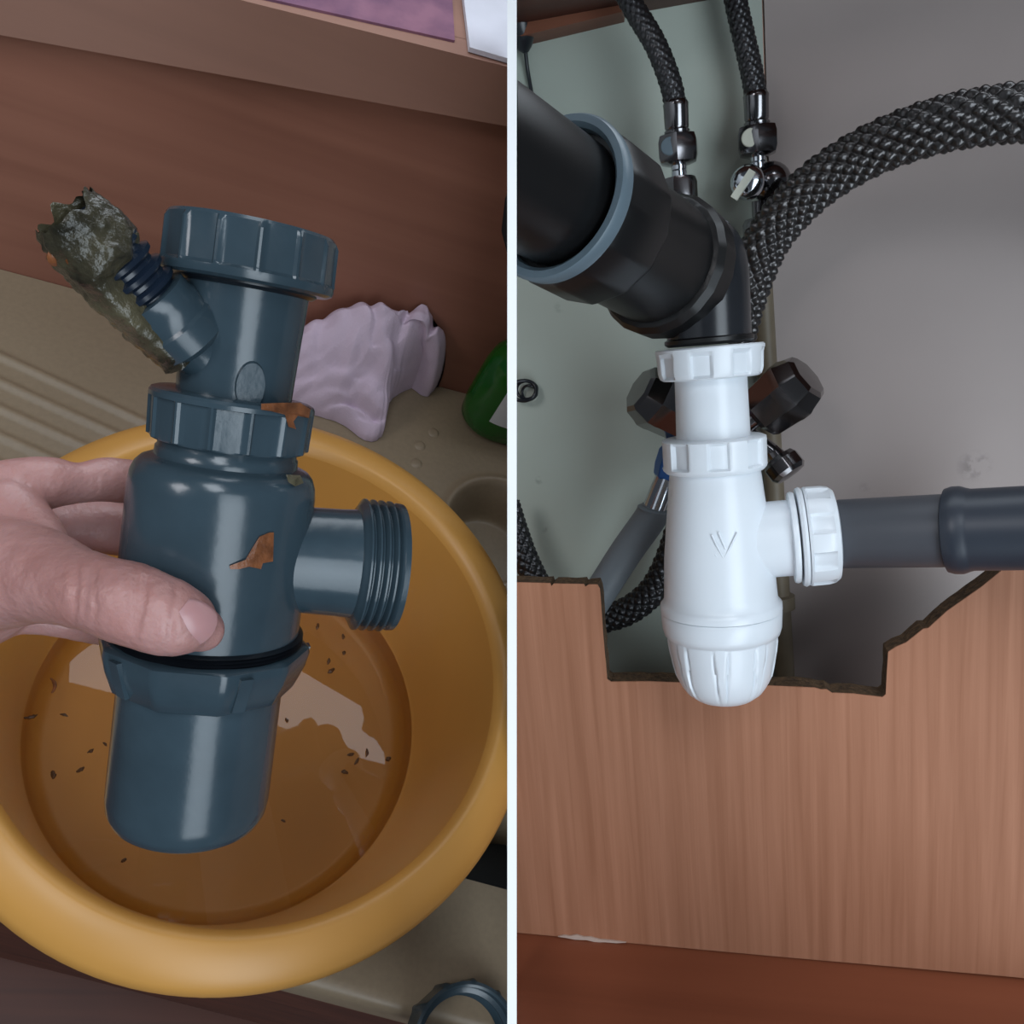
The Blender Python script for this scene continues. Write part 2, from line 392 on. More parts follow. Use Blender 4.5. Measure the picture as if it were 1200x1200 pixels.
# =================================================================== LEFT: basin, water, scraps
BC = V((.055, .235, 0)); RIM = CAM_Z - .58
def basin():
    o = thing('washing_up_basin', 'round yellow plastic basin standing on the beige sink', 'basin', FL, V((BC.x, BC.y, SINK_Z)))
    z = RIM - SINK_Z
    pr = [(.001, .003), (.142, .003), (.150, .006), (.1545, .014), (.1575, .04), (.172, z - .02), (.1745, z - .006), (.178, z + .002), (.183, z + .0035), (.198, z - .002), (.2055, z - .007), (.2085, z - .013), (.2093, z - .022),
          (.2075, z - .022), (.2060, z - .014), (.196, z - .006), (.183, z - .001), (.1775, z - .006), (.1745, z - .02), (.160, .04), (.157, .012), (.150, .002), (.142, .0), (.001, .0)]
    c = V((BC.x, BC.y, SINK_Z + .0005))
    i = 10
    part('bowl', MB().lathe(c, V((0, 0, 1)), pr[:7] + pr[17:], 128), M['yellow_plastic'], o, ang=60)
    part('rim', MB().lathe(c, V((0, 0, 1)), pr[6:18] + [pr[6]], 128, cap0=False, cap1=False), M['yellow_plastic'], o, ang=60)
basin()
WZ = RIM - .160
single('water', MB().lathe(V((BC.x, BC.y, WZ)), V((0, 0, 1)), [(.1582, 0), (.06, 0), (.001, 0)], 96, cap0=False), M['water'], FL, (BC.x, BC.y, WZ),
       'shallow dirty water in the bottom of the yellow basin', 'water', kind='stuff')
scraps = [(62, 803, 12, 3.0, 'dark red peel curled on the water left of the grey trap'), (36, 840, 9, 3, 'brown scrap nearest the left inner wall of the basin'), (75, 838, 6, 2, 'thin brown scrap just below the dark red peel'),
          (94, 902, 6, 3, 'brown scrap midway between the red peel and the trap cup'), (106, 880, 5, 2.5, 'small brown scrap close to the left side of the trap cup, upper of two'), (62, 908, 6, 4, 'broad brown scrap in the lower left of the basin water'),
          (123, 872, 4, 2, 'tiny brown scrap touching the left edge of the trap cup'), (129, 950, 8, 2, 'long thin scrap at the lower left corner of the trap cup'), (145, 1008, 4, 3, 'lowest brown scrap, below the bottom of the trap cup at left'),
          (372, 734, 6, 3, 'brown scrap floating just under the threaded outlet, leftmost there'), (402, 746, 5, 3, 'brown scrap right under the threaded outlet rim'), (403, 765, 4, 3, 'small scrap a little below the threaded outlet'),
          (385, 775, 6, 3, 'upper scrap of the joined pair below the threaded outlet'), (388, 786, 7, 4, 'lower and larger scrap of the pair below the threaded outlet'), (411, 884, 6, 3, 'upper left scrap of the cluster right of the trap cup'),
          (404, 905, 6, 3.5, 'lowest scrap of the cluster right of the trap cup'), (418, 892, 7, 2.5, 'middle scrap of the cluster right of the trap cup'), (430, 882, 7, 2.5, 'upper right scrap of the cluster right of the trap cup'),
          (455, 889, 5, 4, 'rightmost brown scrap, near the right waterline of the basin'), (336, 844, 4, 3, 'small scrap beside the right edge of the trap cup'), (332, 962, 4, 2, 'tiny lone scrap low on the right of the trap cup')]
for k, (px, py, ln, wd, lb) in enumerate(scraps):
    c = onz(px, py, WZ + .0006); rnd = random.Random(k); a = rnd.uniform(0, 3.1) if k else 1.9
    n = 10; sc_ = .00052; pts = []
    for i in range(n):
        u = i / (n - 1) - .5
        bend = (u * u * 4 - .5) * ln * (.45 if k == 0 else .3 * rnd.random())
        pts.append(c + V((math.cos(a) * u * ln * 2 - math.sin(a) * bend, math.sin(a) * u * ln * 2 + math.cos(a) * bend, 0)) * sc_)
    rad = [wd * sc_ * (.25 + .75 * math.sin(math.pi * (i + .4) / (n - .2))) * rnd.uniform(.75, 1.2) for i in range(n)]
    single('food_scrap', MB().tube(pts, rad, 8), M['rust'] if k == 0 else M['scrap'], FL, c, lb, 'scrap', group='food scraps floating in the basin')
# =================================================================== LEFT: lilac towel, green bottle, loose nut
def towel():
    creases = [([(478, 368), (466, 395), (472, 425), (492, 446)], 9, .016), ([(508, 380), (497, 398), (504, 420)], 6, .012), ([(340, 446), (385, 424), (425, 424), (452, 442), (466, 460)], 13, .012),
               ([(372, 486), (398, 468), (424, 474), (440, 486)], 5, .012), ([(398, 500), (420, 488), (446, 492)], 6, .007), ([(420, 440), (412, 462), (420, 480)], 9, .009), ([(430, 345), (445, 372), (440, 400)], 8, .008), ([(365, 350), (380, 380), (370, 410)], 10, .007), ([(350, 470), (380, 452), (405, 452)], 8, .006)]
    c = onz(418, 462, SINK_Z) ; vs = []; fs = []; nr, na = 96, 280
    out = [(515, 418), (500, 446), (468, 462), (453, 478), (446, 512), (428, 517), (398, 497), (350, 482), (316, 470), (306, 440)]
    pts = [onz(px, py, SINK_Z) for px, py in out]
    back = [V((.06, WALL_Y - .012, SINK_Z)), V((.12, WALL_Y - .008, SINK_Z)), V((.175, WALL_Y - .010, SINK_Z)), V((.215, WALL_Y - .02, SINK_Z))]
    poly = pts + back
    dense = []
    m = len(poly)
    sm = spline(poly + [poly[0]], na)[:na]
    cen = sum(sm, V()) / na
    cen = V((cen.x, cen.y + .015, SINK_Z))
    for j in range(nr + 1):
        r = j / nr
        for i in range(na):
            p = cen + (sm[i] - cen) * r
            x, y = p.x * 22, p.y * 22
            wx = x + 1.3 * noise.noise(V((x * .35, y * .35, 2.1))); wy = y + 1.3 * noise.noise(V((x * .35, y * .35, 8.4)))
            rd = 1 - abs(noise.noise(V((wx * .40, wy * .5, 0.7)))) * 2
            rd2 = 1 - abs(noise.noise(V((wx * 1.3 + 4, wy * 1.0, 5.2)))) * 2
            back_up = max(0, min(1, (p.y - .585) / .07))
            h = (.034 + .085 * back_up) * (1 - r ** 3.0) ** .6
            z = h * (.90 + .12 * rd) + .0075 * rd2 * (1 - r ** 5) + .004 * (1 - r ** 6) * noise.noise(V((wx * 3, wy * 3, 1)))
            w = 1 + .05 * math.sin(i * .5) * r * noise.noise(V((i * .07, 0, 3)))
            p = cen + (sm[i] - cen) * r * w
            q = W3.transposed() @ (V((p.x, p.y, SINK_Z + z)) - V((0, 0, CAM_Z))); px, py = cproj(q)
            px += 5 * noise.noise(p * 60); py += 5 * noise.noise(p * 60 + V((9, 9, 9)))
            for pl, wd, dp in creases:
                dm = 1e9
                for (ax, ay), (bx, by) in zip(pl[:-1], pl[1:]):
                    l2 = (bx - ax) ** 2 + (by - ay) ** 2; u = max(0, min(1, ((px - ax) * (bx - ax) + (py - ay) * (by - ay)) / l2))
                    dm = min(dm, math.hypot(px - ax - u * (bx - ax), py - ay - u * (by - ay)))
                z -= dp * math.exp(-(dm / wd) ** 2) * (1 - r ** 8)
            vs.append(V((p.x, min(p.y, WALL_Y - .004), SINK_Z + .0045 + max(0, z))))
    for j in range(nr):
        for i in range(na): a, b = j * na + i, j * na + (i + 1) % na; fs.append((a, b, b + na, a + na))
    k = len(vs)
    for i in range(na): q = vs[nr * na + i]; vs.append(V((q.x, q.y, SINK_Z + .001)))
    for i in range(na): a, b = nr * na + i, nr * na + (i + 1) % na; fs.append((a, b, k + (i + 1) % na, k + i))
    single('towel', MB().add(vs, fs), M['lilac'], FL, cen, 'crumpled lilac cloth heaped on the drainer against the wooden wall', 'towel', ang=80)
towel()
def bottle():
    o_ = onz(584, 528, SINK_Z); c = V((o_.x, o_.y + .042, SINK_Z + .001))
    t = thing('bottle', 'green plastic bottle with a white label standing on the sink at the right', 'bottle', FL, c)
    el = lambda a, r, z: r * (1.0 - .28 * abs(math.sin(a)) ** 2)
    pr = [(.034, 0), (.046, .002), (.052, .009), (.054, .03), (.054, .09), (.051, .11), (.040, .13), (.022, .142), (.014, .147), (.0125, .16)]
    part('body', MB().lathe(c, V((0, 0, 1)), pr, 64, x=V((1, 0, 0)), rf=el), M['green_plastic'], t, ang=60)
    part('cap', MB().lathe(c, V((0, 0, 1)), [(.0155, .158), (.0155, .178), (.012, .182), (.006, .19), (.005, .20)], 32), M['label_paper'], t, 'white cap')
    # label on the front: a thin curved sheet
    vs = []; fs = []
    n = 24
    for k_, rr in ((0, .0544), (1, .0552)):
        for j in range(2):
            for i in range(n + 1):
                a = math.radians(-128 + 84 * i / n); r = el(a, rr, 0)
                vs.append(c + V((math.cos(a) * r, math.sin(a) * r, 0.040 + .066 * j)))
    m = n + 1
    for k_ in (0, 1):
        for i in range(n): a = k_ * 2 * m + i; fs.append((a, a + 1, a + 1 + m, a + m))
    for i in range(n): fs.append((i, i + 1, i + 1 + 2 * m, i + 2 * m)); fs.append((m + i, m + i + 1, m + i + 1 + 2 * m, m + i + 2 * m))
    part('label', MB().add(vs, fs), M['label_paper'], t, 'white paper label')
bottle()
def loose_nut():
    c = onz(535, 1226, SINK_Z); z = V((0, 0, 1))
    t = thing('loose_nut', 'loose grey plastic ring nut lying at the front edge of the sink', 'nut', FL, c)
    rf = rib_fn(12, .0022, .16, .1)
    pr = [(.0465, .0), (.0465, .024), (.0450, .0268), (.0425, .0275), (.0408, .0262), (.0405, .020), (.0370, .018), (.0370, .0)]
    part('ring', MB().lathe(c, z, pr + [pr[0]], 168, rf=lambda a, r, zz: rf(a, r, zz) if r > .046 else r, cap0=False, cap1=False), M['grey_pvc'], t)
    th = []
    for k in range(4): th += [(.0372, .001 + .004 * k), (.0358, .003 + .004 * k)]
    part('thread', MB().lathe(c, z, th + [(.0370, .0165), (.0374, .0155), (.0374, .001), th[0]], 72, cap0=False, cap1=False), M['grey_pvc'], t)
loose_nut()
# =================================================================== LEFT: the grey bottle trap held in the hand
AX = Axis(cp(218, 962, .318), cp(298, 262, .283), cproj)
def gz(py): return AX.z(py)
def gr(py, rpx): return rpx * -AX.at(py).z / F
def gprof(l): return [(max(.0004, gr(py, r)), gz(py)) for py, r in l]
WV = V((math.cos(math.radians(20)), 0, -math.sin(math.radians(20))))
WV = (WV - AX.d * WV.dot(AX.d)).normalized()
def grey_trap():
    o, d = AX.a, AX.d
    t = thing('bottle_trap', 'dirty grey plastic bottle trap held over the yellow basin', 'trap', MC, AX.a)
    G = M['grey_pvc']
    part('cup', MB().lathe(o, d, gprof([(962, 1), (961, 40), (960.5, 62), (958, 74), (952, 83), (942, 88.5), (928, 90.5), (800, 91.5), (790, 93), (756, 93)]), 96, x=WV), G, t, ang=50)
    f10 = ngon_fn(10, .15, 1.0)
    collar = part('collar_nut', MB().lathe(o, d, gprof([(799, 92), (798, 99), (795, 104), (770, 115), (754, 119), (748, 118), (745, 114), (744, 99)]), 120, x=WV, rf=lambda a, r, z: f10(a, r, z) if r > gr(790, 98) else r), G, t)
    for k in range(5):
        a = 2 * math.pi * (k * 2 + .3) / 10 - .15
        x = WV; y = d.cross(WV); dr = x * math.cos(a) + y * math.sin(a); tg = d.cross(dr)
        mb = MB(); z0, z1 = gz(793), gz(752); r0, r1 = gr(793, 97), gr(752, 112); w = .0022
        mb.add([o + d * z0 + dr * (r0 - .004) - tg * w, o + d * z0 + dr * (r0 - .004) + tg * w, o + d * z0 + dr * (r0 + .0025) + tg * w, o + d * z0 + dr * (r0 + .0025) - tg * w,
                o + d * z1 + dr * (r1 - .004) - tg * w, o + d * z1 + dr * (r1 - .004) + tg * w, o + d * z1 + dr * (r1 + .0025) + tg * w, o + d * z1 + dr * (r1 + .0025) - tg * w],
               [(0, 1, 2, 3), (4, 5, 6, 7), (0, 1, 5, 4), (1, 2, 6, 5), (2, 3, 7, 6), (3, 0, 4, 7)])
        part('rib', mb, G, collar, flat=True)
    thr = []
    for k in range(4): thr += [(748 - k * 4, 104), (746 - k * 4, 109)]
    part('seal', MB().lathe(o, d, gprof([(750, 96)] + thr + [(731, 103), (730, 98)]), 80, x=WV), M['dark_rubber'], t, 'black wet rubber seal')
    gbody = part('body', MB().lathe(o, d, gprof([(738, 98), (736, 102.5), (730, 103.5), (640, 104.5), (572, 105), (560, 103.5), (550, 99.5), (544, 94), (541, 87), (540, 82), (539, 80.5), (530, 80), (528, 78), (505, 77)]), 112, x=WV), G, t, ang=50)
    fr = rib_fn(14, .0014, .13, .05)
    gmid = part('middle_nut', MB().lathe(o, d, gprof([(521, 70), (520, 86), (518, 89), (474, 91), (473, 93), (468, 93), (464.5, 91), (462.5, 86), (462, 66)]), 14 * 16, x=WV, rf=lambda a, r, z: fr(a, r, z) if gz(520) < z < gz(473) and r > gr(500, 84) else r), G, t, ang=25)
    gneck = part('neck', MB().lathe(o, d, gprof([(500, 63), (462, 65), (400, 68), (340, 71.5), (318, 72)]), 80, x=WV), G, t)
    ft = rib_fn(14, .0016, .12, .18)
    part('top_nut', MB().lathe(o, d, gprof([(335, 73), (334, 92), (331, 97.5), (327, 99), (322, 99), (319, 97.5), (318, 97), (275, 97), (269, 96), (265, 93), (264, 84), (266, 76), (310, 74)]), 14 * 16, x=WV,
         rf=lambda a, r, z: ft(a, r, z) if gz(319.5) < z < gz(272) and r > gr(300, 90) else r), G, t, ang=25)
    part('gasket', MB().lathe(o, d, gprof([(340, 70), (339.5, 76), (336, 80), (333, 80), (332, 70)]), 64, x=WV), M['dark_rubber'], t, 'black rubber gasket')
    # side outlet with thread
    oc = AX.at(648); dep = -oc.z; R = lambda px: px * .317 / F
    L1 = .0645
    pr = [(R(60), .01), (R(61), .030), (R(62.5), .043), (R(64), .048), (R(69), .0485)]
    for k in range(4): z0 = .049 + k * .0031; pr += [(R(70.5), z0), (R(77.5), z0 + .0011), (R(77.5), z0 + .0017), (R(70.5), z0 + .0028)]
    pr += [(R(74), L1 - .0028), (R(76), L1 - .002), (R(75.5), L1), (R(66), L1), (R(62), L1 - .004), (R(60), .02)]
    part('outlet', MB().lathe(oc, WV, pr, 96, cap0=False, cap1=False), G, t, ang=30)
    # oval blank moulded into the neck
    a0 = AX.at(446); side = (V((.62, 0, 1)) - d * V((.62, 0, 1)).dot(d)).normalized(); rr = gr(446, 66)
    tg = d.cross(side)
    vs = []; n = 28
    for k, off in enumerate((.0002, .0012)):
        for i in range(n):
            a = 2 * math.pi * i / n; u, w = math.cos(a) * .0048 * (1 - .1 * k), math.sin(a) * .0082 * (1 - .08 * k)
            th = u / rr; vs.append(a0 + d * w + (side * math.cos(th) + tg * math.sin(th)) * (rr + off))
    mb = MB().add(vs, [tuple(range(n, 2 * n))] + [(i, (i + 1) % n, n + (i + 1) % n, n + i) for i in range(n)])
    part('oval_plug', mb, G, gneck)
    # slanting spigot with the torn hose
    sb = AX.at(448) + V((0, 0, .004)); tip = cp(78, 240, .245); mid = cp(211, 394, .272)
    sd = (tip - sb).normalized()
    Ls = (tip - sb).length
    zmid = (mid - sb).dot(sd)
    part('spigot', MB().lathe(sb, sd, [(.0100, .0), (.0100, zmid - .009), (.0104, zmid - .006), (.0128, zmid - .004), (.0128, zmid + .003), (.0118, zmid + .004), (.0118, zmid + .009), (.0112, zmid + .010), (.0112, zmid + .014), (.0075, zmid + .0145)], 56), G, t)
    z0 = zmid + .010; z1 = Ls - .010; hs = []
    k = 0; z = z0
    while z < z1:
        hs += [(.0082, z), (.0100, z + .0012), (.0102, z + .0026), (.0082, z + .0036)]; z += .0048
    hs += [(.0085, z1), (.0080, Ls - .004), (.0070, Ls - .004), (.0064, Ls - .016), (.0020, Ls - .018)]
    stub = part('hose_stub', MB().lathe(sb, sd, hs, 48), M['corrugated'], t, 'black corrugated hose stub')
    xs = V((-.75, -.55, .25)); xs = (xs - sd * xs.dot(sd)).normalized()
    nr, na = 70, 64; rings = []
    for j in range(nr + 1):
        u = j / nr; zt_ = 0; ring = []
        ys = sd.cross(xs)
        for i in range(na):
            a = 2 * math.pi * i / na; c = math.cos(a)
            dirv = xs * c + ys * math.sin(a)
            z = zmid - .006 + (Ls - .001 + .004 * noise.noise(V((c * 2.2, math.sin(a) * 2.2, 7))) - zmid + .006) * u
            bare = max(0, min(1, (.70 - u) / .12)) * max(0, min(1, (.70 - c) / .25))
            r = .0114 + .0022 * c + .0016 * math.sin(u * 3.2)
            q = sb + sd * z + dirv * r
            r += .0012 * noise.noise(q * 120) + .0006 * noise.noise(q * 420) + .0007 * noise.turbulence(q * 260, 3, False)
            r -= bare * .0065
            r -= .0020 * max(0, (u - .90) / .10) * (0.4 + .6 * noise.noise(q * 90) + .3)
            ring.append(sb + sd * z + dirv * max(.0055, r))
        rings.append(ring)
    part('grime_sleeve', MB().rings(rings, False, False), M['grime'], stub, 'greasy greenish brown sludge crusted on the hose', ang=70)
    # torn lip and bits of sludge
    flap = MB()
    fp = [cp(96, 262, .243), cp(84, 276, .243), cp(72, 288, .244), cp(67, 298, .246), cp(82, 306, .244)]
    flap.tube(spline(fp, 20), [.0022 + .0014 * math.sin(i * .9) for i in range(21)], 12)
    part('torn_flap', flap, M['rust'], t, 'torn brown shred at the hose end')
    def patch(name, outline, depth_off, mat, lab, par, th=.0011):
        pts = []
        for px, py in outline:
            r = ray(px, py); a = o; best = None          # first hit on the trap's cylinder of radius rr
            rr = gr(py, 105 if py > 530 else 93) + depth_off
            w = -a; rd = r - d * r.dot(d); w2 = w - d * w.dot(d)
            A_, B2, C2 = rd.dot(rd), 2 * rd.dot(w2), w2.dot(w2) - rr * rr
            disc = max(0, B2 * B2 - 4 * A_ * C2); tt = (-B2 - math.sqrt(disc)) / (2 * A_); pts.append(r * tt)
        c = sum(pts, V()) / len(pts); c = c * (1 - .0016 / c.length)
        n = len(pts); vs = [c] + pts + [p * (1 + th / p.length * 1.2) for p in pts]
        fs = [(0, 1 + i, 1 + (i + 1) % n) for i in range(n)] + [(1 + i, 1 + n + i, 1 + n + (i + 1) % n, 1 + (i + 1) % n) for i in range(n)]
        part(name, MB().add(vs, fs), mat, par, lab, ang=25)
    patch('leaf_scrap', [(269, 663), (283, 664), (294, 645), (304, 629), (316, 624), (321, 624), (320, 658), (308, 660), (306, 667), (292, 664), (280, 667), (270, 667)], .0004, M['rust'], 'orange brown leaf scrap stuck to the body', gbody)
    patch('sludge', [(306, 473), (330, 472), (352, 472), (364, 480), (362, 490), (350, 486), (344, 494), (347, 503), (338, 500), (334, 486), (318, 482), (306, 480)], .0006, M['rust'], 'brown sludge on the middle nut', gmid)
    patch('sludge', [(335, 556), (352, 557), (356, 566), (346, 570), (338, 565)], -.0002, M['grime'], 'small brown smear on the shoulder', gbody)
    return t
trap = grey_trap()
# =================================================================== LEFT: the hand
def hand():
    mb = MB()
    def chain(pts, sub=10):
        n = sub * (len(pts) - 1)
        cs = spline([cp(a, b, c) for a, b, c, r in pts], n); rs = [p.x for p in spline([V((r, 0, 0)) for a, b, c, r in pts], n)]
        d0, d1 = (cs[0] - cs[1]).normalized(), (cs[-1] - cs[-2]).normalized(); P, R = [], []
        for k in (85, 65, 45, 22): a = math.radians(k); P.append(cs[0] + d0 * rs[0] * math.sin(a)); R.append(rs[0] * math.cos(a))
        P += cs; R += rs
        for k in (22, 45, 65, 85): a = math.radians(k); P.append(cs[-1] + d1 * rs[-1] * math.sin(a)); R.append(rs[-1] * math.cos(a))
        mb.tube(P, R, 20)
    # thumb: wrist, ball of the thumb, knuckle, joint, tip
    chain([(-10, 672, .292, .0205), (40, 674, .282, .0165), (80, 685, .272, .0132), (118, 697, .2645, .0123), (150, 706, .2615, .0128), (168, 713, .2605, .0125), (198, 724, .2605, .0120), (222, 732, .2635, .0104), (237, 738, .2665, .0070)], 14)
    # index finger arching behind the trap
    chain([(-30, 600, .310, .0180), (20, 572, .312, .0112), (60, 566, .318, .0098), (92, 566, .325, .0080), (128, 562, .333, .0088), (165, 568, .345, .0088), (205, 585, .360, .0084), (245, 598, .362, .0076)])
    # middle, ring, little finger
    chain([(-30, 640, .330, .0180), (20, 634, .348, .0125), (75, 619, .360, .0125), (125, 617, .368, .0122), (180, 632, .376, .0100), (235, 648, .364, .0078)])
    chain([(-20, 690, .325, .0190), (30, 690, .335, .0120), (85, 690, .345, .0100), (130, 692, .356, .0095), (185, 698, .364, .0088), (230, 706, .362, .0074)])
    chain([(-10, 705, .318, .0170), (35, 712, .322, .0105), (75, 722, .326, .0085), (100, 728, .334, .0082), (132, 735, .348, .0078), (165, 742, .356, .0066)])
    # palm, wrist, forearm leaving the picture
    chain([(24, 645, .312, .0140), (0, 655, .310, .0270), (-60, 668, .312, .0330), (-120, 690, .315, .0310), (-200, 725, .322, .0290), (-330, 790, .335, .0330)])
    chain([(56, 640, .292, .0075), (36, 622, .300, .0100), (8, 604, .305, .0140)])
    me = bpy.data.meshes.new('person'); b = cp(120, 690, .28)
    me.from_pydata([v - b for v in mb.v], [], mb.f)
    tmp = link('tmp', me)
    m1 = tmp.modifiers.new('r', 'REMESH'); m1.mode = 'VOXEL'; m1.voxel_size = .001
    m2 = tmp.modifiers.new('s', 'SMOOTH'); m2.iterations = 9; m2.factor = .5
    dg = bpy.context.evaluated_depsgraph_get()
    me2 = bpy.data.meshes.new_from_object(tmp.evaluated_get(dg)); bpy.data.objects.remove(tmp)
    # creases over the thumb joints and knuckles, fine folds of the web
    cre = [(cp(166, 710, .25), cp(196, 660, .25) - cp(176, 760, .25), .0012, .0011), (cp(158, 706, .25), V((.05, 1, 0)), .0011, .0009), (cp(148, 704, .25), V((-.05, 1, 0)), .0010, .0006),
           (cp(100, 690, .26), V((0.1, 1, 0)), .0013, .0008), (cp(88, 690, .26), V((.05, 1, 0)), .0013, .0009), (cp(110, 690, .26), V((.0, 1, 0)), .0010, .0006), (cp(202, 722, .25), V((.12, 1, 0)), .0009, .0006)]
    nrm0 = [v.normal.copy() for v in me2.vertices]; cos = [v.co.copy() for v in me2.vertices]
    for i_, q0 in enumerate(cos):
        p = q0 + b; px, py = cproj(p); vn = nrm0[i_]
        if p.z > -.302 and 60 < px < 260 and py > 630:
            off = 0
            for c, dr, w, dp in cre:
                dr2 = V((dr.x, dr.y, 0)).normalized(); nrm = V((dr2.y, -dr2.x, 0))
                k = V((p.x - c.x * (p.z / c.z), p.y - c.y * (p.z / c.z), 0)); s = k.dot(nrm) + .0006 * noise.noise(p * 300); l = k.dot(dr2)
                off -= dp * math.exp(-(s / w) ** 2) * math.exp(-(l / .010) ** 4)
            cos[i_] = cos[i_] + vn * off
        cos[i_] = cos[i_] + vn * (.00035 * noise.noise(p * 160))
    me2.vertices.foreach_set('co', [c for q in cos for c in q])
    me2.name = 'person'; me2.materials.clear(); me2.materials.append(M['skin'])
    me2.polygons.foreach_set('use_smooth', [True] * len(me2.polygons))
    o = link('person', me2); o.matrix_world = MC @ Matrix.Translation(b); BASE[o.name] = b
    o['label'] = 'person with a bare left hand gripping the grey trap, thumb in front'; o['category'] = 'person'
    # thumbnail
    c = cp(231, 733, .2535)
    ux = (cp(250, 745, .2575) - cp(206, 722, .2495)).normalized(); view = V((.32, .08, 1)).normalized()
    uz = (view - ux * view.dot(ux)).normalized(); uy = uz.cross(ux)
    vs = []; fs = []; nu, nv = 16, 14
    for k, off in enumerate((0, -.0011)):
        for j in range(nv + 1):
            for i in range(nu + 1):
                u, w = i / nu * 2 - 1, j / nv * 2 - 1
                L_, Wd = .0064, .0066
                sx = u * math.sqrt(max(0, 1 - .42 * w * w)); sy = w * math.sqrt(max(0, 1 - .30 * u * u))
                vs.append(c + ux * sx * L_ + uy * sy * Wd + uz * (off - .0030 * sy * sy - .0016 * sx * sx))
    n1 = nu + 1; K = n1 * (nv + 1)
    for k in (0, K):
        for j in range(nv):
            for i in range(nu): a = k + j * n1 + i; fs.append((a, a + 1, a + 1 + n1, a + n1))
    edge = [i for i in range(n1)] + [j * n1 + nu for j in range(1, nv + 1)] + [nv * n1 + i for i in range(nu - 1, -1, -1)] + [j * n1 for j in range(nv - 1, 0, -1)]
    for i in range(len(edge)): a, b2 = edge[i], edge[(i + 1) % len(edge)]; fs.append((a, b2, b2 + K, a + K))
    part('thumbnail', MB().add(vs, fs), M['nail'], o, 'pale pink thumbnail', ang=60)
hand()
# =================================================================== RIGHT: cabinet shell
WY = .66                                                     # back wall plane of the cabinet
BY = .545                                                    # front face of the cut board
XL = .0022                                                   # partition face (camera x)
def clip_left(mb, x=XL):
    """cut a cabinet mesh flush with the partition's right face"""
    bm = bmesh.new(); vv = [bm.verts.new(p) for p in mb.v]
    for f in mb.f:
        try: bm.faces.new([vv[i] for i in f])
        except ValueError: pass
    n = R3i @ V((1, 0, 0)); p = R3i @ V((x, 0, 0))
    r = bmesh.ops.bisect_plane(bm, geom=bm.verts[:] + bm.edges[:] + bm.faces[:], plane_co=p, plane_no=n, clear_inner=True)
    ed = [e for e in r['geom_cut'] if isinstance(e, bmesh.types.BMEdge)]
    if ed:
        try: bmesh.ops.holes_fill(bm, edges=ed, sides=0)
        except Exception: pass
    bm.verts.index_update(); out = MB(); out.v = [v.co.copy() for v in bm.verts]; out.f = [tuple(v.index for v in f.verts) for f in bm.faces]; bm.free(); return out
seam = rl(905, 360, WY).x
st_c = rl(1142, 546, WY + .003)
wl = MB().box((-.35, WY, -.42), (seam - .0008, WY + .02, .25))
wr = MB().box((seam + .0008, WY + .003, -.42), (.62, WY + .02, .25))
WB = V((.2, WY, 0))
M['wall_green'] = wall_mat('wall_green', (172, 180, 170), [(tuple(rl(632, 563, WY) - WB), .004, .6), (tuple(rl(640, 622, WY) - WB), .004, .6), (tuple(rl(655, 360, WY) - WB), .005, .4)])
M['wall_brown_bounce'] = wall_mat('wall_brown_bounce', (164, 152, 148), [(tuple(st_c - WB), .013, .55), (tuple(rl(1015, 572, WY) - WB), .006, .4)])  # brown light bounced off the wood is tinted into this wall's colour
single('wall_back_left', clip_left(wl), M['wall_green'], MR, WB, kind='structure', flat=True)
single('wall_back_right', wr, M['wall_brown_bounce'], MR, WB, kind='structure', flat=True)
zt = rl(900, -12, WY).z
wt = MB()                                                     # worktop out of view; cutout and upstand added to pass and block light
for lo, hi in [((-.35, .15, zt), (.62, .43, zt + .018)), ((-.35, .53, zt), (.62, WY - .001, zt + .018)), ((.34, .43, zt), (.62, .53, zt + .018)), ((-.35, .15, zt + .018), (.62, .168, zt + .26))]: wt.box(lo, hi)
single('worktop_light_block', clip_left(wt), M['wood_dark'], MR, (.2, .36, zt), kind='structure', flat=True)
single('trim_3', clip_left(MB().prism([rl(560, -60, WY - .022), rl(735, -60, WY - .022), rl(728, 14, WY - .022), rl(612, 42, WY - .022), rl(560, 42, WY - .022)], V((0, .0215, 0)))), M['wood_rail'], MR, rl(650, 20, WY - .02), kind='structure', flat=True)
